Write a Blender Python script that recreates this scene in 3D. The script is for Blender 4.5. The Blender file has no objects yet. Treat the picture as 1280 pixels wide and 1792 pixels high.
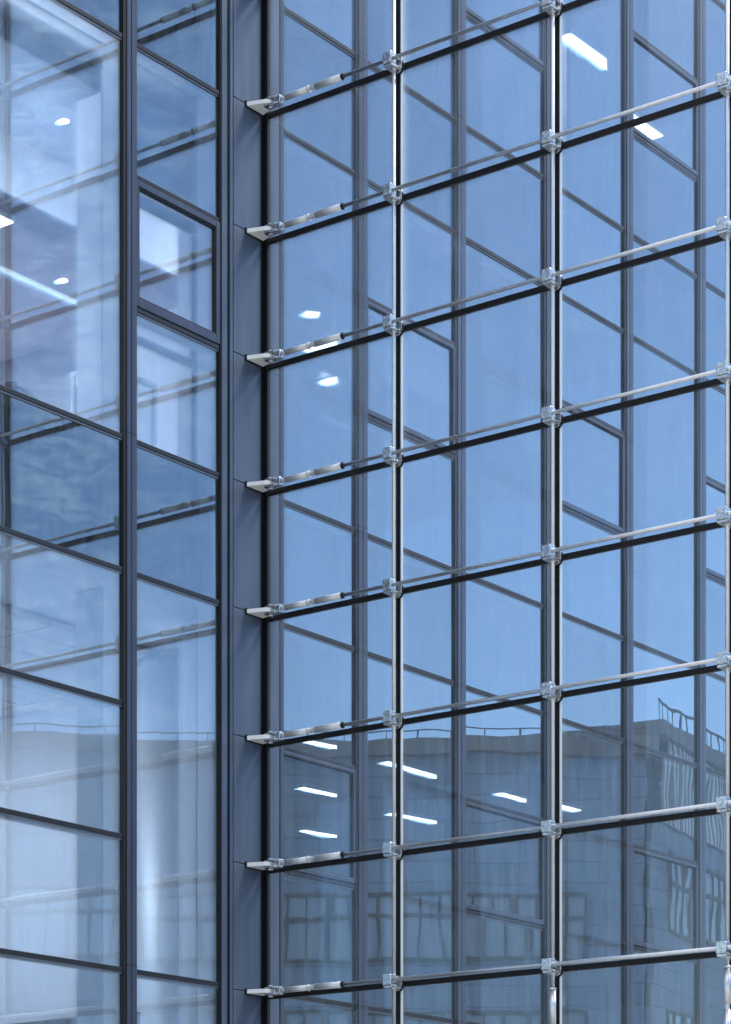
import bpy, bmesh, math, random
from mathutils import Vector, Matrix
random.seed(7)
R = math.radians
S = bpy.context.scene
# ------------------------------------------------------------------ camera
# axes: the glass screen stands on y = 0 (x to the right), the curtain wall on x = 0 (y away from us)
cam = bpy.data.cameras.new('camera'); camo = bpy.data.objects.new('camera', cam)
S.collection.objects.link(camo); S.camera = camo
camo.location = (17.2747, -21.0731, 1.6)
camo.rotation_euler = (R(90), 0, math.atan2(.6025, .7982))
cam.sensor_fit = 'HORIZONTAL'; cam.sensor_width = 36
cam.lens = 36 * 4438 / 1280
cam.shift_y = (2285 - 896) / 1280
cam.clip_start = .1; cam.clip_end = 3000
# ------------------------------------------------------------------ sky, sun, exposure
SUN_AZ, SUN_EL = 44, 50                 # azimuth measured from +x towards +y
w = bpy.data.worlds.new('World'); S.world = w; w.use_nodes = True
nt = w.node_tree; nt.nodes.clear()
out = nt.nodes.new('ShaderNodeOutputWorld'); bg = nt.nodes.new('ShaderNodeBackground')
sky = nt.nodes.new('ShaderNodeTexSky'); sky.sky_type = 'NISHITA'; sky.sun_disc = False
sky.sun_elevation = R(SUN_EL); sky.sun_rotation = R(90 - SUN_AZ)
sky.air_density = 1.0; sky.dust_density = .3; sky.ozone_density = 3.0
bg.inputs['Strength'].default_value = .15
# unseen broken cloud added high behind the camera to brighten the brackets
def W(t): return nt.nodes.new(t)
tc = W('ShaderNodeTexCoord'); dt = W('ShaderNodeVectorMath'); dt.operation = 'DOT_PRODUCT'
dt.inputs[1].default_value = (.05, -.72, .69)
nt.links.new(tc.outputs['Generated'], dt.inputs[0])
cn = W('ShaderNodeTexNoise'); cn.inputs['Scale'].default_value = 3.2; cn.inputs['Detail'].default_value = 7; cn.inputs['Roughness'].default_value = .55
nt.links.new(tc.outputs['Generated'], cn.inputs[0])
ca = W('ShaderNodeMath'); ca.operation = 'MULTIPLY_ADD'; ca.inputs[1].default_value = 1.1; ca.inputs[2].default_value = -.62
nt.links.new(dt.outputs['Value'], ca.inputs[0])
cs = W('ShaderNodeMath'); cs.operation = 'ADD'; nt.links.new(ca.outputs[0], cs.inputs[0]); nt.links.new(cn.outputs[0], cs.inputs[1])
cr = W('ShaderNodeMapRange'); cr.inputs['From Min'].default_value = .50; cr.inputs['From Max'].default_value = .72; nt.links.new(cs.outputs[0], cr.inputs[0])
cz = W('ShaderNodeSeparateXYZ'); nt.links.new(tc.outputs['Generated'], cz.inputs[0])
ch = W('ShaderNodeMapRange'); ch.inputs['From Min'].default_value = .40; ch.inputs['From Max'].default_value = .62; nt.links.new(cz.outputs['Z'], ch.inputs[0])
cp = W('ShaderNodeMath'); cp.operation = 'MULTIPLY'; nt.links.new(cr.outputs[0], cp.inputs[0]); nt.links.new(ch.outputs[0], cp.inputs[1])
cm = W('ShaderNodeMix'); cm.data_type = 'RGBA'; cm.inputs[7].default_value = (7.5, 7.8, 8.4, 1)
nt.links.new(cp.outputs[0], cm.inputs[0]); nt.links.new(sky.outputs[0], cm.inputs[6])
wm = W('ShaderNodeMapping'); wm.inputs['Rotation'].default_value = (.5, .35, R(44)); wm.inputs['Scale'].default_value = (1, 1.0, 2.6)
nt.links.new(tc.outputs['Generated'], wm.inputs[0])
wn = W('ShaderNodeTexNoise'); wn.inputs['Scale'].default_value = 62; wn.inputs['Detail'].default_value = 9; wn.inputs['Roughness'].default_value = .62; wn.inputs['Distortion'].default_value = 1.2
nt.links.new(wm.outputs[0], wn.inputs[0])
wf = W('ShaderNodeVectorMath'); wf.operation = 'MULTIPLY'; wf.inputs[1].default_value = (1, 1, 0); nt.links.new(tc.outputs['Generated'], wf.inputs[0])
wg_ = W('ShaderNodeVectorMath'); wg_.operation = 'NORMALIZE'; nt.links.new(wf.outputs[0], wg_.inputs[0])
wd = W('ShaderNodeVectorMath'); wd.operation = 'DOT_PRODUCT'; wd.inputs[1].default_value = (math.cos(R(38)), math.sin(R(38)), 0)
nt.links.new(wg_.outputs[0], wd.inputs[0])
wr = W('ShaderNodeMapRange'); wr.inputs['From Min'].default_value = .978; wr.inputs['From Max'].default_value = .994; wr.inputs['To Min'].default_value = .05; wr.inputs['To Max'].default_value = 1.0
nt.links.new(wd.outputs['Value'], wr.inputs[0])
wc = W('ShaderNodeMapRange'); wc.inputs['From Min'].default_value = .46; wc.inputs['From Max'].default_value = .64; nt.links.new(wn.outputs[0], wc.inputs[0])
wx = W('ShaderNodeMath'); wx.operation = 'MULTIPLY'; nt.links.new(wr.outputs[0], wx.inputs[0]); nt.links.new(wc.outputs[0], wx.inputs[1])
wmix = W('ShaderNodeMix'); wmix.data_type = 'RGBA'; wmix.inputs[7].default_value = (7.6, 8.8, 10.6, 1)
nt.links.new(wx.outputs[0], wmix.inputs[0]); nt.links.new(cm.outputs[2], wmix.inputs[6])
nt.links.new(wmix.outputs[2], bg.inputs[0]); nt.links.new(bg.outputs[0], out.inputs[0])
sl = bpy.data.lights.new('sun', 'SUN'); sl.energy = 4.0; sl.angle = R(15); sl.color = (1, .95, .88)
so = bpy.data.objects.new('sun', sl); S.collection.objects.link(so)
sd = Vector((math.cos(R(SUN_AZ)) * math.cos(R(SUN_EL)), math.sin(R(SUN_AZ)) * math.cos(R(SUN_EL)), math.sin(R(SUN_EL))))
so.rotation_euler = sd.to_track_quat('Z', 'Y').to_euler()
vs = S.view_settings; vs.view_transform = 'Standard'; vs.look = 'None'; vs.exposure = .64; vs.gamma = 1
S.render.engine = 'CYCLES'; cy = S.cycles
cy.max_bounces = 14; cy.glossy_bounces = 6; cy.diffuse_bounces = 6; cy.transparent_max_bounces = 24; cy.transmission_bounces = 6
cy.caustics_reflective = False; cy.caustics_refractive = False; cy.sample_clamp_indirect = 6
cy.use_denoising = True
# ------------------------------------------------------------------ helpers
class MB:
    def __init__(s): s.bm = bmesh.new()
    def box(s, x0, x1, y0, y1, z0, z1, bev=0, mats=None):
        """mats: {'-x':i,...} material slot per face"""
        b = bmesh.new(); bmesh.ops.create_cube(b, size=1)
        for q in b.verts: q.co = Vector(((x0 + x1) / 2 + q.co.x * (x1 - x0), (y0 + y1) / 2 + q.co.y * (y1 - y0), (z0 + z1) / 2 + q.co.z * (z1 - z0)))
        b.normal_update()
        if mats:
            for fc in b.faces:
                n = fc.normal; a = max(range(3), key=lambda i: abs(n[i]))
                fc.material_index = mats.get(('-' if n[a] < 0 else '+') + 'xyz'[a], mats.get('*', 0))
        if bev: bmesh.ops.bevel(b, geom=b.edges[:], offset=bev, segments=2, affect='EDGES', profile=.5)
        s._add(b); return s
    def cyl(s, p, q, r, n=20, r2=None, smooth=True):
        p, q = Vector(p), Vector(q); d = q - p
        b = bmesh.new(); bmesh.ops.create_cone(b, cap_ends=True, segments=n, radius1=r, radius2=r if r2 is None else r2, depth=d.length)
        m = Matrix.Translation((p + q) / 2) @ d.to_track_quat('Z', 'Y').to_matrix().to_4x4()
        bmesh.ops.transform(b, matrix=m, verts=b.verts)
        if smooth:
            for fc in b.faces: fc.smooth = len(fc.verts) == 4
        s._add(b); return s
    def prism(s, pts, z0, z1, bev=0, axis='z'):
        b = bmesh.new(); mk = {'z': lambda a, c, h: (a, c, h), 'y': lambda a, c, h: (a, h, c)}[axis]
        lo = [b.verts.new(mk(x, y, z0)) for x, y in pts]; hi = [b.verts.new(mk(x, y, z1)) for x, y in pts]
        b.faces.new(lo[::-1]); b.faces.new(hi); n = len(pts)
        for i in range(n): b.faces.new((lo[i], lo[(i + 1) % n], hi[(i + 1) % n], hi[i]))
        bmesh.ops.recalc_face_normals(b, faces=b.faces)
        if bev: bmesh.ops.bevel(b, geom=b.edges[:], offset=bev, segments=2, affect='EDGES', profile=.5)
        s._add(b); return s
    def tube(s, pts, r, n=8):
        for a, b in zip(pts, pts[1:]): s.cyl(a, b, r, n)
        return s
    def _add(s, b):
        me = bpy.data.meshes.new('t'); b.to_mesh(me); b.free(); s.bm.from_mesh(me); bpy.data.meshes.remove(me)
    def obj(s, name, mats, parent=None, loc=None, rot=None):
        me = bpy.data.meshes.new(name); s.bm.to_mesh(me); s.bm.free()
        for m in (mats if isinstance(mats, (list, tuple)) else [mats]): me.materials.append(m)
        o = bpy.data.objects.new(name, me); S.collection.objects.link(o); o.parent = parent
        if loc: o.location = loc
        if rot: o.rotation_euler = rot
        return o
def tag(o, label, cat, group=None):
    o['label'] = label; o['category'] = cat
    if group: o['group'] = group
    return o
def thing(name, label, cat, loc=(0, 0, 0), rz=0, group=None):
    o = bpy.data.objects.new(name, None); S.collection.objects.link(o); o.location = loc; o.rotation_euler = (0, 0, rz)
    o.empty_display_size = .2
    return tag(o, label, cat, group)
def struct(o, kind='structure'): o['kind'] = kind; return o
def dup(root, loc, label, group):
    r = root.copy(); S.collection.objects.link(r); r.location = loc; tag(r, label, r['category'], group)
    for ch in list(root.children):
        c = ch.copy(); S.collection.objects.link(c); c.parent = r
        for g in ch.children:
            d = g.copy(); S.collection.objects.link(d); d.parent = c
    return r
# ------------------------------------------------------------------ materials
def mat(name, col, rough=.5, metal=0, noise=0, nscale=6, bump=0, bscale=40, stretch=(1, 1, 1), spec=.5, rvar=0):
    m = bpy.data.materials.new(name); m.use_nodes = True; t = m.node_tree; p = t.nodes['Principled BSDF']
    p.inputs['Base Color'].default_value = (*col, 1); p.inputs['Roughness'].default_value = rough; p.inputs['Metallic'].default_value = metal
    p.inputs['Specular IOR Level'].default_value = spec
    if noise or bump or rvar:
        tc = t.nodes.new('ShaderNodeTexCoord'); mp = t.nodes.new('ShaderNodeMapping'); mp.inputs['Scale'].default_value = stretch
        oi = t.nodes.new('ShaderNodeObjectInfo'); ad = t.nodes.new('ShaderNodeVectorMath'); ad.operation = 'ADD'
        ml = t.nodes.new('ShaderNodeVectorMath'); ml.operation = 'SCALE'; ml.inputs['Scale'].default_value = 37
        t.links.new(oi.outputs['Random'], ml.inputs[0]); t.links.new(tc.outputs['Object'], ad.inputs[0]); t.links.new(ml.outputs[0], ad.inputs[1])
        t.links.new(ad.outputs[0], mp.inputs[0])
        if noise:
            n = t.nodes.new('ShaderNodeTexNoise'); n.inputs['Scale'].default_value = nscale; n.inputs['Detail'].default_value = 6
            r = t.nodes.new('ShaderNodeValToRGB'); r.color_ramp.elements[0].position = .3; r.color_ramp.elements[1].position = .7
            r.color_ramp.elements[0].color = (*[c * (1 - noise) for c in col], 1); r.color_ramp.elements[1].color = (*[min(1, c * (1 + noise)) for c in col], 1)
            t.links.new(mp.outputs[0], n.inputs[0]); t.links.new(n.outputs[0], r.inputs[0]); t.links.new(r.outputs[0], p.inputs['Base Color'])
            if rvar:
                mr = t.nodes.new('ShaderNodeMapRange'); mr.inputs['To Min'].default_value = rough - rvar; mr.inputs['To Max'].default_value = rough + rvar
                t.links.new(n.outputs[0], mr.inputs[0]); t.links.new(mr.outputs[0], p.inputs['Roughness'])
        if bump:
            n2 = t.nodes.new('ShaderNodeTexNoise'); n2.inputs['Scale'].default_value = bscale; n2.inputs['Detail'].default_value = 4
            b = t.nodes.new('ShaderNodeBump'); b.inputs['Strength'].default_value = bump; b.inputs['Distance'].default_value = .01
            t.links.new(mp.outputs[0], n2.inputs[0]); t.links.new(n2.outputs[0], b.inputs['Height']); t.links.new(b.outputs[0], p.inputs['Normal'])
    return m
def emis(name, col, strength):
    m = bpy.data.materials.new(name); m.use_nodes = True; t = m.node_tree; t.nodes.clear()
    e = t.nodes.new('ShaderNodeEmission'); o = t.nodes.new('ShaderNodeOutputMaterial')
    e.inputs[0].default_value = (*col, 1); e.inputs[1].default_value = strength; t.links.new(e.outputs[0], o.inputs[0]); return m
def glass(name, tint, refl, base, gain, wave=.0, wscale=.8, fine=0.0, dirt=.0, dirtcol=(.7, .75, .8)):
    """architectural glazing: clear body + mirror coat, pane-to-pane roller-wave in the reflection"""
    m = bpy.data.materials.new(name); m.use_nodes = True; t = m.node_tree; t.nodes.clear(); N = t.nodes.new; L = t.links.new
    o = N('ShaderNodeOutputMaterial'); mx = N('ShaderNodeMixShader'); tr = N('ShaderNodeBsdfTransparent'); gl = N('ShaderNodeBsdfGlossy')
    tr.inputs[0].default_value = (*tint, 1); gl.inputs[0].default_value = (*refl, 1); gl.inputs['Roughness'].default_value = 0
    fr = N('ShaderNodeFresnel'); fr.inputs[0].default_value = 1.52
    ma = N('ShaderNodeMath'); ma.operation = 'MULTIPLY_ADD'; ma.use_clamp = True; ma.inputs[1].default_value = gain; ma.inputs[2].default_value = base
    L(fr.outputs[0], ma.inputs[0]); L(ma.outputs[0], mx.inputs[0]); L(tr.outputs[0], mx.inputs[1]); L(gl.outputs[0], mx.inputs[2])
    last = mx; rv = N('ShaderNodeObjectInfo'); rm = N('ShaderNodeMath'); rm.operation = 'MULTIPLY_ADD'; rm.inputs[1].default_value = base * .28; rm.inputs[2].default_value = base * .86
    L(rv.outputs['Random'], rm.inputs[0]); L(rm.outputs[0], ma.inputs[2])   # coating differs slightly from pane to pane
    tc = N('ShaderNodeTexCoord'); oi = N('ShaderNodeObjectInfo'); sc = N('ShaderNodeVectorMath'); sc.operation = 'SCALE'; sc.inputs['Scale'].default_value = 53
    ad = N('ShaderNodeVectorMath'); ad.operation = 'ADD'
    L(oi.outputs['Random'], sc.inputs[0]); L(tc.outputs['Object'], ad.inputs[0]); L(sc.outputs[0], ad.inputs[1])
    if wave:
        n1 = N('ShaderNodeTexNoise'); n1.inputs['Scale'].default_value = wscale; n1.inputs['Detail'].default_value = 1.5; n1.inputs['Roughness'].default_value = .4
        L(ad.outputs[0], n1.inputs[0])
        mp = N('ShaderNodeMapping'); mp.inputs['Scale'].default_value = (1, 1, .25); n2 = N('ShaderNodeTexNoise'); n2.inputs['Scale'].default_value = 4; n2.inputs['Detail'].default_value = 1
        L(ad.outputs[0], mp.inputs[0]); L(mp.outputs[0], n2.inputs[0])
        am = N('ShaderNodeMath'); am.operation = 'MULTIPLY_ADD'; am.inputs[1].default_value = fine
        L(n2.outputs[0], am.inputs[0]); L(n1.outputs[0], am.inputs[2])
        bp = N('ShaderNodeBump'); bp.inputs['Strength'].default_value = 1; bp.inputs['Distance'].default_value = wave
        L(am.outputs[0], bp.inputs['Height']); L(bp.outputs[0], gl.inputs['Normal'])
    if dirt:
        df = N('ShaderNodeBsdfDiffuse'); df.inputs[0].default_value = (*dirtcol, 1)
        mp2 = N('ShaderNodeMapping'); mp2.inputs['Scale'].default_value = (5, 5, .5); n3 = N('ShaderNodeTexNoise'); n3.inputs['Scale'].default_value = 3; n3.inputs['Detail'].default_value = 8; n3.inputs['Roughness'].default_value = .65
        L(ad.outputs[0], mp2.inputs[0]); L(mp2.outputs[0], n3.inputs[0])
        mr = N('ShaderNodeMapRange'); mr.inputs['From Min'].default_value = .35; mr.inputs['From Max'].default_value = .75; mr.inputs['To Min'].default_value = dirt * .08; mr.inputs['To Max'].default_value = dirt
        L(n3.outputs[0], mr.inputs[0]); m2 = N('ShaderNodeMixShader'); L(mr.outputs[0], m2.inputs[0]); L(mx.outputs[0], m2.inputs[1]); L(df.outputs[0], m2.inputs[2]); last = m2
    L(last.outputs[0], o.inputs[0]); return m
G_OUT = glass('coated glass', (.74, .86, .97), (.74, .88, 1.0), .30, .9, .0018, .9, .07, .05)
G_LEFT = glass('clear coated glass', (.84, .89, .97), (.66, .84, 1.0), .17, .9, .0018, .9, .07, .06)
G_IN = glass('inner glass face', (.92, .97, .98), (1, 1, 1), 0.0, .6)
G_CLR = glass('clear screen glass', (.90, .95, .98), (.9, .96, 1), .0, .9, .002, .8, .06, .07)
G_BACK = glass('clear screen glass back', (.97, .99, 1), (1, 1, 1), 0.0, .35)
G_EDGE = mat('glass edge', (.03, .07, .06), .15)
M_FRAME = mat('anodised frame grey', (.055, .066, .098), .38, .55, .10, 3, rvar=.06, stretch=(6, 6, .4))
M_DARK = mat('dark frame', (.012, .014, .020), .4, .3)
M_GASK = mat('black gasket', (.005, .006, .008), .5, spec=.25)
M_SEAL = mat('black silicone', (.004, .004, .005), .42, spec=.25)
M_LIP = mat('light frame lip', (.16, .17, .20), .35, .5)
M_INNER = mat('powder coated inner mullion', (.85, .86, .88), .5)
M_CLAD = mat('blue grey cladding', (.062, .085, .130), .42, .3, .16, 1.6, .02, 30, stretch=(4, 4, .35), rvar=.05)
M_STEEL = mat('stainless steel', (.57, .57, .59), .36, 1, .08, 14, stretch=(1, 1, 1), rvar=.06)
M_SLEEVE = mat('satin steel sleeve', (.56, .57, .58), .48, .55, .08, 20)
M_CAST = mat('cast steel', (.52, .53, .54), .24, 1, .25, 30, .5, 45, rvar=.08)
M_FIN = mat('white painted steel', (.74, .74, .73), .4, 0, .05, 9, .04, 60)
M_EDGEW = mat('polished glass edge bead', (.62, .65, .67), .18, .2)
M_WHITE = mat('white interior paint', (.82, .82, .86), .7, 0, .03, 2)
M_BAFFLE = mat('dark blue grey ceiling', (.20, .24, .30), .8, 0, .1, 2)
M_MAUVE = mat('mauve grey wall', (.24, .22, .26), .75, 0, .15, .8)
M_SOFFIT = mat('taupe soffit', (.36, .31, .34), .7, 0, .08, 2)
M_GREYW = mat('grey interior', (.50, .53, .58), .7, 0, .05, 1)
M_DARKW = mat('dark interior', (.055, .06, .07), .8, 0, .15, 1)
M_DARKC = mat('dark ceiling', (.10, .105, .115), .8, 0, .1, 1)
M_CARPET = mat('carpet', (.22, .23, .25), .95, 0, .1, 20)
M_BLIND = mat('blue grey blind fabric', (.22, .27, .34), .85, 0, .05, 60)
M_SILVER = mat('silver column cladding', (.80, .81, .84), .52, .4, .04, 2, stretch=(1, 1, .2), rvar=.05)
M_CONC = mat('pale concrete', (.33, .42, .54), .85, 0, .14, .5, .1, 6)
def courses():
    t = M_CONC.node_tree; p = t.nodes['Principled BSDF']; N = t.nodes.new; L = t.links.new
    old = p.inputs['Base Color'].links[0].from_socket
    tc = N('ShaderNodeTexCoord'); mp = N('ShaderNodeMapping'); mp.inputs['Rotation'].default_value = (R(90), 0, R(90))
    sp = N('ShaderNodeSeparateXYZ'); cb = N('ShaderNodeCombineXYZ'); L(tc.outputs['Object'], sp.inputs[0]); L(sp.outputs['Y'], cb.inputs[0]); L(sp.outputs['Z'], cb.inputs[1])
    b = N('ShaderNodeTexBrick'); b.inputs['Scale'].default_value = 1; b.inputs['Brick Width'].default_value = 2.4; b.inputs['Row Height'].default_value = .6; b.inputs['Mortar Size'].default_value = .02
    b.inputs['Color1'].default_value = (1, 1, 1, 1); b.inputs['Color2'].default_value = (.86, .87, .88, 1); b.inputs['Mortar'].default_value = (.6, .6, .6, 1)
    mx = N('ShaderNodeMix'); mx.data_type = 'RGBA'; mx.blend_type = 'MULTIPLY'; mx.inputs[0].default_value = 1
    L(cb.outputs[0], b.inputs[0]); L(old, mx.inputs[6]); L(b.outputs['Color'], mx.inputs[7]); L(mx.outputs[2], p.inputs['Base Color'])
courses()
M_CONC2 = mat('grey concrete band', (.26, .27, .28), .85, 0, .12, .6)
M_PAVE = mat('paving', (.40, .40, .39), .85, 0, .15, .3, .1, 4)
M_RAIL = mat('grey railing', (.14, .16, .19), .5, .4)
M_WFR = mat('far window frame', (.14, .15, .16), .6)
M_SLAT = mat('pale metal slats', (.70, .72, .74), .4, .2)
M_BLACK = mat('black plastic', (.015, .015, .018), .4)
M_CARD = mat('beige card', (.5, .43, .33), .8)
M_WIN = mat('far window glass', (.50, .58, .66), .15, .25)  # pale base colour stands in for the reflected sky
E_TUBE = emis('lamp tube', (1, .98, .95), 6)
E_PANEL = emis('ceiling panel', (.98, .97, .98), 8)  # emission of the panels added to brighten the upper left rooms
E_PANEL2 = emis('ceiling panel dim', (.98, .97, .98), 8.5)  # emission of the panels added on the lower floor
E_COVE = emis('cove lamp', (.98, .97, .98), 17)  # emission of the strip added on top of the soffit
E_DOWN = emis('downlight lens', (1, .97, .92), 30)
# ------------------------------------------------------------------ levels
PIT = 1.35
zL = lambda k: 14.37 - 1.3415 * k           # transom rows of the curtain wall
zR = lambda k: 14.36 - PIT * k           # joint rows of the glass screen
ORD = ['first', 'second', 'third', 'fourth', 'fifth', 'sixth', 'seventh', 'eighth', 'ninth', 'tenth', 'eleventh', 'twelfth']
# ------------------------------------------------------------------ ground
g = MB().box(-300, 300, -300, 300, -.5, 0).obj('ground', M_PAVE); struct(g)
# ------------------------------------------------------------------ curtain walls (plane x = -.2, frames to x = -.12)
KT, KB = -6, 10                            # top and bottom transom row
def mullion(par, yc, wd, zt, zb):
    m = MB().box(-.18, -.12, yc - wd / 2 + .05, yc + .014, zb, zt, .004).box(-.18, -.12, yc + .024, yc + wd / 2, zb, zt, .004).obj('mullion', M_FRAME, par)
    gk = MB()
    for k in (-5, -1, 3, 7): gk.box(-.15, -.1185, yc - wd / 2 + .05, yc + wd / 2, zL(k) + .05, zL(k) + .058)
    gk.box(-.18, -.13, yc - wd / 2, yc - wd / 2 + .047, zb, zt).box(-.18, -.135, yc + .0145, yc + .0235, zb, zt).obj('gasket', M_GASK, m)
    MB().box(-.42, -.182, yc - .08, yc + .08, zb, zt, .004).obj('mullion_body', M_INNER, m)
def transom(par, y0, y1, z):
    m = MB().box(-.18, -.137, y0, y1, z - .024, z + .024, .004).obj('transom', M_DARK, par)
    MB().box(-.18, -.147, y0, y1, z - .040, z - .026).obj('sill_lip', M_LIP, m)
    MB().box(-.36, -.182, y0, y1, z - .022, z + .022).obj('transom_body', M_INNER, m)
def pane(par, y0, y1, z0, z1, name='glass_pane', x=-.168):
    yc, zc = (y0 + y1) / 2, (z0 + z1) / 2; hy, hz = (y1 - y0) / 2, (z1 - z0) / 2
    return MB().box(-.008, .008, -hy, hy, -hz, hz, 0, {'+x': 0, '-x': 1, '*': 2}).obj(name, [G_LEFT if yc < 0 else G_OUT, G_IN, G_EDGE], par, (x, yc, zc),
        (0, random.uniform(-1, 1) * .0020, random.uniform(-1, 1) * .0024))
def casement(par, y0, y1, z0, z1):
    f = MB(); l, r, t, d = (.035, .055, .062, .088) if y0 < 0 else (.014, .032, .04, .055)
    for a, b, c, e in ((y0, y0 + l, z0, z1), (y1 - r, y1, z0, z1), (y0 + l, y1 - r, z1 - t, z1), (y0 + l, y1 - r, z0, z0 + d)): f.box(-.185, -.126, a, b, c, e, .006)
    wn = f.obj('casement_window', M_FRAME, par)
    s = MB(); w = .018 if y0 < 0 else .009
    for a, b, c, e in ((y0 + l, y0 + l + w, z0 + d, z1 - t), (y1 - r - w, y1 - r, z0 + d, z1 - t), (y0 + l + w, y1 - r - w, z1 - t - w, z1 - t), (y0 + l + w, y1 - r - w, z0 + d, z0 + d + w)): s.box(-.18, -.138, a, b, c, e)
    s.obj('sash_gasket', M_GASK, wn)
    pane(wn, y0 + l + .01, y1 - r - .01, z0 + d + .01, z1 - t - .01, 'window_pane')
    MB().tube([(-.21, y0 + .55, z0 + d + .06), (-.25, y0 + .55, z0 + d + .07), (-.25, y0 + .70, z0 + d + .07)], .011).obj('handle', M_BLACK, wn)
def wall(par, cols, zt, zb):
    for y0, y1, rows, cas in cols:
        rows = sorted(rows)
        for k in rows: transom(par, y0, y1, zL(k))
        for a, b in zip(rows, rows[1:]):
            z1, z0 = zL(a) - .03, zL(b) + .03
            if a in cas: casement(par, y0 + .004, y1 - .004, z0, z1)
            else: pane(par, y0 - .02, y1 + .02, z0 - .015, z1 + .015)
ALL = {-6, -5, -4, -1, 0, 3, 4, 7, 8, 10}
cw = thing('curtain_wall', 'blue glass curtain wall on the left mirroring the rods of the glass screen', 'glass facade')
for yc in (-7.955, -6.005, -4.045, -2.095): mullion(cw, yc, .195, zL(KT) + .1, .6)
wall(cw, [(-7.857, -6.103, ALL | {1, 5, 6}, ()), (-5.907, -4.143, ALL | {1, 2}, (1,)), (-3.947, -2.193, ALL | {5, 6}, ()), (-1.997, -.690, ALL | {1, 2}, (1,))], zL(KT), zL(KB))
MB().box(-.18, -.128, -.692, -.675, .6, zL(KT) + .1).obj('edge_gasket', M_GASK, cw)
MB().box(-.40, -.182, -.74, -.68, .6, zL(KT) + .1).obj('edge_profile', M_INNER, cw)
MB().box(-.40, -.16, -8.05, -.68, 0, .6).obj('plinth', M_CONC2, cw)
iw = thing('curtain_wall', 'deep blue glass curtain wall seen behind the clear glass screen', 'glass facade')
YC = [1.775, 3.727, 5.67, 7.594, 9.523, 11.46]
for yc in YC: mullion(iw, yc, .215, zL(KT) + .1, .6)
rowsI = [(ALL | {5, 6}, (5,)), (ALL | {1, 2}, (1,)), (ALL | {-3, -2, 5, 6}, (-3, 5)), (ALL | {1, 2}, (1,)), (ALL | {-3, -2, 5, 6}, (-3, 5)), (ALL | {1, 2}, (1,))]
edges = [.32] + [y for yc in YC for y in (yc - .108, yc + .108)]
wall(iw, [(edges[2 * i], edges[2 * i + 1], r, c) for i, (r, c) in enumerate(rowsI)], zL(KT), zL(KB))
MB().box(-.40, -.16, .345, 11.56, 0, .6).obj('plinth', M_CONC2, iw)
for o in (cw, iw): o.location.x = .10      # glass 6 cm behind the column face
# ------------------------------------------------------------------ cladding column where the two walls meet
cc = thing('cladding_column', 'blue grey metal clad column in the corner carrying the white brackets', 'column')
zt, zb = zL(KT) + .15, 0
MB().box(-.44, -.012, -.582, .330, zb, zt).obj('column_core', M_GASK, cc)
for k in range(-6, 11):
    a, b = zR(k) + .03, max(zR(k + 1) + .04, .02)
    MB().box(-.012, 0, -.505, -.045, b, a, .003).obj('cladding_panel', M_CLAD, cc)
    MB().box(-.012, 0, .062, .262, b - (.0 if k < 10 else 0), a + .01).obj('rear_panel', M_CLAD, cc)
MB().box(-.012, .002, -.562, -.518, zb, zt, .004).obj('edge_trim', M_CLAD, cc)
MB().box(-.10, -.016, -.672, -.586, zb, zt, .004).obj('edge_trim', M_CLAD, cc)
MB().box(-.10, .002, .284, .342, zb, zt, .006).obj('edge_trim', M_FRAME, cc)
# ------------------------------------------------------------------ glass screen (plane y = 0)
gs = thing('glass_screen', 'clear frameless glass screen with black joints held by steel rods', 'glass screen')
SX = [.03, 1.80, 3.74, 5.68, 7.62]
KR0, KR1 = -4, 10
for i in range(4):
    for k in range(KR0, KR1):
        x0, x1, z1, z0 = SX[i] + .024, SX[i + 1] - .024, zR(k) - .022, zR(k + 1) + .022
        hx, hz = (x1 - x0) / 2, (z1 - z0) / 2
        MB().box(-hx, hx, -.01, .01, -hz, hz, 0, {'-y': 0, '+y': 1, '*': 2}).obj('glass_pane', [G_CLR, G_BACK, G_EDGE], gs, ((x0 + x1) / 2, .012, (z0 + z1) / 2),
            (random.uniform(-1, 1) * .001, 0, random.uniform(-1, 1) * .001))
for k in range(KR0, KR1 + 1):
    MB().box(.03, 7.65, -.012, .034, zR(k) - .029, zR(k) + .029, .008).obj('joint_seal', M_SEAL, gs)
for i, x in enumerate(SX):
    MB().box(x - (.03 if i else .03), x + .026 + (.006 if not i else 0), -.015, .037, zR(KR1), zR(KR0) + .02, .007).obj('joint_seal', M_SEAL, gs)
    if i: MB().box(x + .030, x + .040, -.013, .02, zR(KR1), zR(KR0)).obj('glass_edge', M_EDGEW, gs)
# ------------------------------------------------------------------ rods, brackets, clamps
YH, DZ, YV = -.160, .030, -.088           # horizontal rod, its lift above the joint, vertical rod
ROWS = list(range(-1, 9)); NV = len(ROWS)
def place_word(k):
    if k == -1: return 'just above the top of the picture'
    if k == 8: return 'just below the bottom of the picture'
    return ('topmost' if k == 0 else 'lowest' if k == 7 else ORD[k] + ' from the top')
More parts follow.
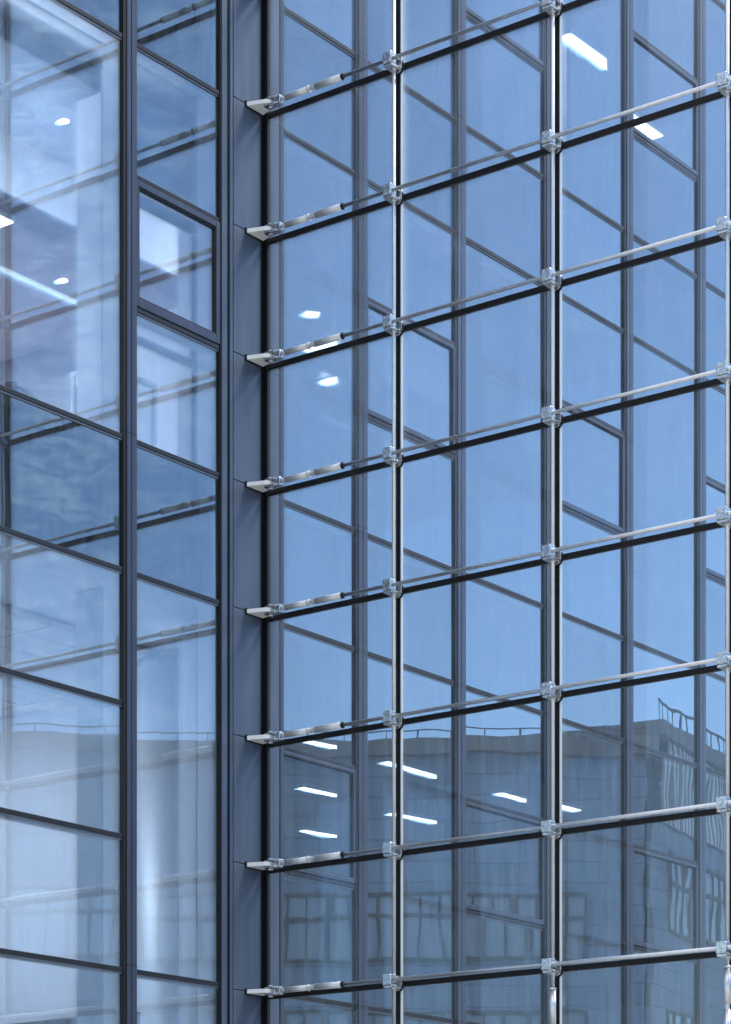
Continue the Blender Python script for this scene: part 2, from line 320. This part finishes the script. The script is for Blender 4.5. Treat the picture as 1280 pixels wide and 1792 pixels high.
# horizontal tension rod
tr0 = thing('tension_rod', '', 'steel rod')
MB().cyl((1.18, 0, 0), (7.62, 0, 0), .019, 24).obj('rod', M_STEEL, tr0)
fk = MB()
for s in (-1, 1):
    fk.prism([(.165, -.035), (.19, -.055), (.30, -.048), (.36, -.028), (.36, .028), (.30, .048), (.19, .055), (.165, .035)], s * .034 - .009, s * .034 + .009, .004)
fk.box(.315, .375, -.032, .032, -.042, .042, .008)
fko = fk.obj('fork', M_CAST, tr0)
MB().cyl((.225, 0, -.056), (.225, 0, .056), .020, 16).cyl((.225, 0, -.062), (.225, 0, -.052), .030, 6, smooth=False).cyl((.225, 0, .052), (.225, 0, .062), .030, 6, smooth=False).obj('pin', M_STEEL, fko)
tb = MB().cyl((.37, 0, 0), (.44, 0, 0), .021, 20).cyl((.43, 0, 0), (.735, 0, 0), .031, 24).cyl((.735, 0, 0), (.75, 0, 0), .037, 20).cyl((.75, 0, 0), (.80, 0, 0), .026, 6, smooth=False).obj('turnbuckle', M_SLEEVE, tr0)
MB().cyl((.80, 0, 0), (.83, 0, 0), .026, 24, .034).cyl((.83, 0, 0), (1.185, 0, 0), .034, 24).obj('sleeve', M_SLEEVE, tb)
MB().cyl((1.185, 0, 0), (1.20, 0, 0), .037, 24, .03).obj('end_ring', M_GASK, tb)
# bracket fin
bk0 = thing('bracket', '', 'bracket')
MB().prism([(.012, -.30), (.20, -.235), (.245, -.205), (.262, -.160), (.245, -.110), (.20, -.085), (.012, -.028)], -.022, .022, .004).obj('fin_plate', M_FIN, bk0)
MB().box(.001, .014, -.318, -.012, -.034, .034, .003).obj('base_plate', M_GASK, bk0)  # black plate stands in for the shadow gap behind the fin
# clamp
cl0 = thing('rod_clamp', '', 'clamp')
MB().box(-.054, .054, -.216, -.118, -.030, .086, .009).obj('clamp_block', M_CAST, cl0)
ap = MB().prism([(-.052, -.20), (.052, -.20), (.060, -.03), (.03, -.012), (-.03, -.012), (-.060, -.03)], -.054, -.030, .005)
ap.prism([(-.030, -.125), (.030, -.125), (.036, -.03), (-.036, -.03)], .060, .074, .004)
apo = ap.obj('clamp_arm', M_CAST, cl0)
MB().cyl((0, YV, -.064), (0, YV, -.050), .034, 20).obj('collar', M_STEEL, apo)
fl = [(.064 * math.cos(a), -.006 + .070 * math.sin(a)) for a in [R(180 + 15 * i) for i in range(13)]] + [(.064, .064), (-.064, .064)]
MB().prism(fl, -.040, -.026, .004, 'y').obj('flange', M_CAST, cl0)
MB().cyl((0, -.027, -.004), (0, -.013, -.004), .082, 32).obj('rubber_disc', M_GASK, cl0)
for x, z in ((-.028, .062), (.028, .062), (-.028, -.008), (.028, -.008)): MB().cyl((x, -.222, z), (x, -.208, z), .0105, 12).obj('bolt', M_STEEL, cl0)
GR, GB, GC, GV = 'horizontal tension rods across the glass screen', 'white brackets on the corner column', 'clamps where the rods cross on the glass screen', 'vertical rods in front of the glass screen'
COLW = ['left', 'middle', 'right']
first = True
for k in ROWS:
    pw = place_word(k); z = zR(k) + DZ
    rl = f'steel horizontal rod with turnbuckle, {pw}, across the glass screen'
    bl = f'white bracket fin on the corner column, {pw}'
    if first:
        tr0.location = (0, YH, z); tag(tr0, rl, 'steel rod', GR); bk0.location = (0, 0, z); tag(bk0, bl, 'bracket', GB)
    else:
        dup(tr0, (0, YH, z), rl, GR); dup(bk0, (0, 0, z), bl, GB)
    for c in range(3):
        lb = f'steel clamp on the {COLW[c]} vertical rod, {pw} of its row of clamps' if False else f'steel clamp on the {COLW[c]} vertical rod, {pw}'
        if first and c == 0: cl0.location = (SX[1], 0, zR(k)); tag(cl0, lb, 'clamp', GC)
        else: dup(cl0, (SX[c + 1], 0, zR(k)), lb, GC)
    first = False
# vertical rods
def vrod(x, ztop, label):
    v = thing('vertical_rod', label, 'steel rod', (x, YV, 0), 0, GV)
    MB().cyl((0, 0, ztop - .01), (0, 0, zR(KR0) + .05), .020, 28).obj('rod', M_STEEL, v)
    t = MB().cyl((0, 0, ztop), (0, 0, ztop - .02), .036, 24).cyl((0, 0, ztop - .02), (0, 0, ztop - .36), .034, 24).cyl((0, 0, ztop - .36), (0, 0, ztop - .41), .026, 6, smooth=False).obj('turnbuckle', M_STEEL, v)
    MB().cyl((0, 0, ztop - .41), (0, 0, ztop - .78), .033, 24).obj('sleeve', M_STEEL, t)
    MB().cyl((0, 0, ztop - .78), (0, 0, .0), .020, 24).obj('lower_rod', M_STEEL, v)
vrod(SX[1], 4.35, 'plain steel vertical rod nearest the corner column')
vrod(SX[2], 4.72, 'steel vertical rod between the other two, turnbuckle at its foot')
vrod(SX[3], 4.78, 'steel vertical rod at the right edge, turnbuckle near its foot')
BEFORE_INTERIOR = set(S.objects)
# ------------------------------------------------------------------ interior, left part (bright rooms)
def slab(x0, x1, y0, y1, z0, z1, m, nm='floor_slab', label=None):
    return struct(MB().box(x0, x1, y0, y1, z0, z1).obj(nm, m))
for a in (-5, -1, 3, 7):
    if a < 7: slab(-9, -.46, -8, .32, zL(a + 1) + .02, zL(a) - .02, M_WHITE)
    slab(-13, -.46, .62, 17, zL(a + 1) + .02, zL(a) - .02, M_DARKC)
for a in (-5, -1, 3):   # dark spandrel boxes between the slabs and the glass
    for y0, y1 in ((-3.86, -2.06), (-1.91, -.60), (-5.82, -4.02)):
        struct(MB().box(-.455, -.36, y0, y1, zL(a + 1) + .02, zL(a) - .02).obj('spandrel_wall', M_DARKW))
WL = M_WHITE
for nm, b, m in (('back_wall', (-7.2, -7.0, -8, .32), M_BAFFLE), ('side_wall', (-7.0, -2.45, .33, .6), M_MAUVE), ('side_wall', (-2.45, -.95, .33, .6), WL)):
    struct(MB().box(*b, zL(4) + .02, zL(-6)).obj(nm, m))
struct(MB().box(-1.3, -.46, .33, .6, 0, zL(3)).obj('side_wall', WL))
struct(MB().box(-1.5, -1.3, .33, 1.62, 0, zL(3) - 1.0).obj('partition_wall', M_GREYW))
struct(MB().box(-9, -1.5, 1.55, 1.7, 0, zL(3)).obj('side_wall', WL))
struct(MB().box(-9.2, -9.0, -8, 1.6, 0, zL(3)).obj('back_wall', WL))
struct(MB().box(-.95, -.76, -.31, .32, zL(3) + .02, zL(0) - .02).obj('pier', WL))
struct(MB().box(-1.10, -.76, -1.73, -1.42, zL(3) + .02, zL(0) - .02).obj('pier', WL))
struct(MB().box(-.95, -.76, -.24, .32, 0, zL(4)).obj('pier', WL))
struct(MB().box(-1.10, -.76, -1.73, -1.42, 0, zL(4)).obj('pier', M_GREYW))
struct(MB().box(-2.2, -.77, -8, .32, 14.12, zL(0) - .02).obj('ceiling', M_BAFFLE))
struct(MB().box(-7.0, -1.40, -8, .32, 12.73, 12.86).box(-1.44, -1.40, -8, .32, 12.86, 13.0).obj('soffit', M_SOFFIT))
struct(MB().box(-7.0, -2.2, -8, .32, 12.86, zL(0) - .02).obj('bulkhead', M_GREYW))
def tile_mat():
    m = bpy.data.materials.new('ceiling tiles'); m.use_nodes = True; t = m.node_tree; p = t.nodes['Principled BSDF']; p.inputs['Roughness'].default_value = .8
    tc = t.nodes.new('ShaderNodeTexCoord'); b = t.nodes.new('ShaderNodeTexBrick'); b.offset = 0; b.inputs['Scale'].default_value = 1
    b.inputs['Brick Width'].default_value = 1.2; b.inputs['Row Height'].default_value = .6; b.inputs['Mortar Size'].default_value = .008
    b.inputs['Color1'].default_value = (.78, .78, .80, 1); b.inputs['Color2'].default_value = (.75, .75, .78, 1); b.inputs['Mortar'].default_value = (.2, .2, .22, 1)
    mp = t.nodes.new('ShaderNodeMapping'); mp.inputs['Rotation'].default_value = (0, 0, R(90))
    t.links.new(tc.outputs['Object'], mp.inputs[0]); t.links.new(mp.outputs[0], b.inputs[0]); t.links.new(b.outputs['Color'], p.inputs['Base Color']); return m
struct(MB().box(-9, -2.0, -8, 1.54, 8.92, 9.0).obj('ceiling', tile_mat()))
# ------------------------------------------------------------------ interior, dark rooms behind the screen
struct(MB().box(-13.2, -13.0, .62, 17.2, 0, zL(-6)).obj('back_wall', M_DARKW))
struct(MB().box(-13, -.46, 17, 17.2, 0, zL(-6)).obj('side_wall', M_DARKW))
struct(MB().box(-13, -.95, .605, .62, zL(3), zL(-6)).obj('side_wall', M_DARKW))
# ------------------------------------------------------------------ things inside
def strip(x0, y0, x1, y1, z, wd, label, lum=None):
    dx, dy = x1 - x0, y1 - y0; ln = math.hypot(dx, dy)
    t = thing('ceiling_light', label, 'ceiling light', ((x0 + x1) / 2, (y0 + y1) / 2, z), math.atan2(dy, dx), 'lit strip lights on the ceilings')
    MB().box(-ln / 2 - .015, ln / 2 + .015, -wd / 2 - .015, wd / 2 + .015, .012, .07).obj('housing', M_SLAT, t)
    MB().box(-ln / 2, ln / 2, -wd / 2, wd / 2, 0, .012).obj('diffuser', lum or E_TUBE, t)
ZB, ZA, ZC = 8.95, 14.10, 19.60
strip(-3.39, 4.80, -3.23, 5.64, ZB, .11, 'short strip light low on the left, highest of three beside the corner column')
strip(-5.27, 7.25, -5.16, 8.50, ZB, .11, 'long strip light low on the left, middle of three beside the corner column')
strip(-7.28, 9.82, -7.06, 10.95, ZB, .11, 'strip light low on the left, lowest of three beside the corner column')
strip(-3.30, 6.61, -3.30, 8.15, ZB, .11, 'strip light crossing behind the left vertical rod, upper of two')
strip(-5.38, 9.55, -5.17, 10.82, ZB, .11, 'strip light just right of the left vertical rod, lower of two')
strip(-3.24, 9.29, -3.22, 10.19, ZB, .11, 'short strip light low in the picture, left of the middle vertical rod')
strip(-3.04, 10.50, -3.02, 11.04, ZB, .11, 'small strip light tip just right of the middle vertical rod')
strip(-3.44, 5.02, -2.63, 5.05, ZA, .20, 'bright strip light right behind the third turnbuckle from the top')
strip(-3.97, 6.12, -3.42, 6.15, ZA, .15, 'strip light just below the third turnbuckle from the top')
strip(-2.68, 4.08, -2.58, 4.22, ZA, .13, 'tiny bright light above the third turnbuckle from the top')
strip(-2.21, 9.43, -2.19, 10.95, ZC, .17, 'long sloping strip light high on the right beside the middle rod')
strip(-2.79, 11.8, -2.79, 12.95, ZC, .22, 'strip light high on the right, cut off by a mullion')
strip(-1.50, -2.75, -1.50, -2.36, 12.72, .20, 'bright strip light at the left edge of the picture')
cv = thing('cove_light', 'long hidden cove light glowing along the top of the taupe soffit', 'ceiling light', (-1.62, -3.2, 12.865))  # unseen strip added to brighten the ceiling along the window
MB().box(-.10, .10, -3.2, 3.3, 0, .03).obj('housing', M_SLAT, cv)
MB().box(-.08, .08, -3.18, 3.28, .03, .045).obj('diffuser', E_COVE, cv)
def downlight(x, y, z, label):
    t = thing('downlight', label, 'downlight', (x, y, z), 0, 'round downlights in the left rooms')
    MB().cyl((0, 0, -.004), (0, 0, .01), .050, 28).obj('trim', M_WHITE, t)
    MB().cyl((0, 0, -.010), (0, 0, -.003), .046, 28).obj('lens', E_DOWN, t)
downlight(-1.50, -1.50, 14.12, 'small round downlight in the upper ceiling at left')
downlight(-2.02, -.98, 12.73, 'small round downlight in the lower taupe soffit at left')
sr = MB().box(-2.34, -2.28, -6, .05, 12.70, 12.73, .004).obj('linear_light', emis('linear lamp', (.80, .92, 1), 1.1))
tag(sr, 'long thin glowing light line along the taupe soffit behind the left panes', 'ceiling light')
bl = thing('roller_blind', 'blue grey roller blind half drawn behind the upper pane next to the column', 'blind', (-.72, -1.1, 14.32))
MB().box(-.01, .0, -.42, .79, -1.18, .0).obj('fabric', M_BLIND, bl)
MB().cyl((-.004, -.42, -1.19), (-.004, .79, -1.19), .022, 14).obj('bottom_bar', M_LIP, bl)
MB().cyl((-.004, -.42, -.01), (-.004, .79, -.01), .03, 14).obj('roller', M_LIP, bl)
tb2 = thing('roller_blind', 'grey rolled up blind tube right below the casement window', 'blind', (-.52, -1.2, 11.60))
MB().cyl((0, -.6, 0), (0, .72, 0), .045, 18).obj('roller', M_GREYW, tb2)
MB().box(-.05, .05, .72, .735, -.05, .07).obj('end_bracket', M_LIP, tb2)
rc = thing('round_column', 'shiny silver round column behind the lower panes next to the corner', 'column', (-1.99, .73, 0))
MB().cyl((0, 0, 0), (0, 0, 8.95), .335, 64).obj('shaft', M_SILVER, rc)
MB().cyl((0, 0, 8.89), (0, 0, 8.93), .36, 64).obj('collar', M_LIP, rc)
# white framed glass cabinet on the floor slab, with a box, cables
gc = thing('glass_cabinet', 'white framed glass cabinet standing behind the pane below the casement', 'cabinet', (-1.30, -.55, zL(3) + .02))
f = MB()
for x in (-.45, .0):
    for y in (-.55, .25): f.box(x - .022, x + .022, y - .022, y + .022, 0, 1.22)
for z in (.02, 1.22):
    f.box(-.472, .022, -.572, -.528, z, z + .05).box(-.472, .022, .228, .272, z, z + .05).box(-.022, .022, -.528, .228, z, z + .05).box(-.472, -.428, -.528, .228, z, z + .05)
f.obj('frame', M_WHITE, gc)
MB().box(.002, .01, -.528, .228, .07, 1.22).box(-.428, -.022, -.556, -.548, .07, 1.22).obj('pane', G_IN, gc)
cb = MB()
for j in range(3): cb.tube([(-1.2 + .05 * math.sin(q * 1.3 + j), -1.15 + .16 * j + .05 * math.sin(q * .9 + j * 2), zL(3) + .15 + q * .11) for q in range(8)], .006, 6)
tag(cb.obj('cable', M_BLACK), 'thin dark cables hanging in loops beside the glass cabinet', 'cable')
tag(MB().box(-1.05, -.88, -1.25, -1.02, zL(3) + .021, zL(3) + .12, .01).obj('storage_box', M_WHITE), 'small white box on the floor beside the glass cabinet', 'box')
tag(MB().box(-.75, -.6, -2.55, -2.25, zL(3) + .021, zL(3) + .12, .006).obj('cardboard_box', M_CARD), 'small beige box behind the dark transom at left', 'box')
dl = thing('desk_lamp', 'dark desk lamp with bent arm behind the left pane', 'lamp', (-2.4, -.9, zL(3) + .55))
MB().cyl((0, 0, 0), (0, 0, .03), .1, 20).obj('base', M_BLACK, dl)
MB().tube([(0, 0, .03), (0, .06, .35), (.0, -.1, .62), (0, -.42, .68)], .022, 10).obj('arm', M_BLACK, dl)
MB().cyl((0, -.40, .70), (0, -.50, .62), .03, 16, .075).obj('shade', M_BLACK, dl)
tk = thing('work_table', 'pale table carrying a dark screen and lamp behind the left pane', 'table', (-2.5, -1.4, zL(3) + .02))
MB().box(-.4, .4, -.9, .7, .49, .53).obj('tabletop', M_GREYW, tk)
for x in (-.36, .36):
    for y in (-.86, .66): MB().box(x - .02, x + .02, y - .02, y + .02, 0, .49).obj('leg', M_GREYW, tk)
mo = thing('monitor', 'dark flat screen on the table behind the left pane', 'screen', (-2.4, -1.6, zL(3) + .55))
MB().box(-.02, .02, -.32, .32, .14, .55, .006).obj('panel', M_BLACK, mo)
MB().box(-.015, .015, -.03, .03, .012, .2).box(-.09, .09, -.12, .12, 0, .012).obj('stand', M_BLACK, mo)
# unseen panels added to brighten the left rooms
for i, (x, y, z, h, m) in enumerate([(-3.6, -2.4, 12.72, 1.2, 'E_PANEL'), (-5.2, -2.2, 12.72, 1.6, 'E_PANEL'), (-3.7, -2.5, 8.91, 1.2, 'E_PANEL2'), (-5.6, -2.2, 8.91, 1.8, 'E_PANEL2')]):
    strip(x, y - h, x, y + h, z, 1.1, 'wide luminous ceiling panel far back in the left rooms, ' + ['upper floor, front', 'upper floor, rear', 'lower floor, front', 'lower floor, rear'][i], globals()[m])
for o in S.objects:                       # rooms sit right behind the glass line
    if o not in BEFORE_INTERIOR and not o.parent: o.location.x += .10; o.location.y -= .11
# ------------------------------------------------------------------ building across the court (seen in the reflections)
A = math.atan2(.6025, .7982) + R(15)
ob = thing('office_building', 'pale concrete building across the court mirrored in the lower panes', 'building', (38, 28, 0), A)
def ribbon(par, y0, y1, z0, z1, n, x=0):
    for i in range(n):
        a = y0 + (y1 - y0) * i / n; b = y0 + (y1 - y0) * (i + 1) / n
        fr = MB().box(x - .08, x + .02, a, a + .09, z0, z1).box(x - .08, x + .02, b - .09, b, z0, z1).box(x - .08, x + .02, a + .09, b - .09, z1 - .1, z1).box(x - .08, x + .02, a + .09, b - .09, z0, z0 + .1).box(x - .08, x + .02, a + .09, b - .09, z0 + (z1 - z0) * .62, z0 + (z1 - z0) * .62 + .12)
        for q in (1, 2): fr.box(x - .08, x + .02, a + (b - a) * q / 3 - .04, a + (b - a) * q / 3 + .04, z0 + .1, z0 + (z1 - z0) * .62).box(x - .08, x + .02, a + (b - a) * q / 3 - .04, a + (b - a) * q / 3 + .04, z0 + (z1 - z0) * .62 + .12, z1 - .1)
        fr = fr.obj('window', M_WFR, par)
        MB().box(x - .02, x + .0, a + .09, b - .09, z0 + .1, z1 - .1).obj('pane', M_WIN, fr)
YE = 22.8
MB().box(0.03, 14, -20, YE, 0, 17.7).obj('wall', M_CONC, ob)
MB().box(-.25, .25, -20.2, YE + .2, 17.4, 17.85).obj('parapet', M_CONC2, ob)
for z0, h in ((2.6, 2.1), (7.9, 2.2), (11.5, 2.0)): ribbon(ob, -18, 21, z0, z0 + h, 21)
rl = MB()
for y in range(-20, 23, 1): rl.box(.3, .33, y - .015, y + .015, 17.85, 18.2)
rl.box(.29, .34, -20, YE, 18.18, 18.21).obj('roof_railing', M_RAIL, ob)
wg = thing('office_wing', 'building wing with railing and pale vertical slats mirrored at right', 'building', (0, 0, 0), A - R(62))
wg.location = (38 + math.cos(A) * .4 - math.sin(A) * (YE + .3), 28 + math.sin(A) * .4 + math.cos(A) * (YE + .3), 0)
MB().box(0.03, 10, 0, 30, 0, 15.6).box(.9, 10, 0, 30, 15.6, 18.0).obj('wall', M_CONC, wg)
MB().box(-.25, 10.2, -.1, 30, 18.0, 18.45).obj('parapet', M_CONC2, wg)
sl_ = MB()
for i in range(90): sl_.box(-.10, .0, .8 + i * .32, .8 + i * .32 + .15, 15.65, 17.95)
sl_.box(-.02, .05, .7, 29.8, 16.75, 16.85).obj('slat_screen', M_SLAT, wg)
rr = MB()
for i in range(60): rr.box(.0, .03, i * .5, i * .5 + .03, 18.45, 19.1)
rr.box(-.02, .05, 0, 30, 19.08, 19.13).obj('roof_railing', M_RAIL, wg)
ribbon(wg, 1, 29, 12.6, 14.9, 13); ribbon(wg, 1, 29, 8.0, 10.2, 13)
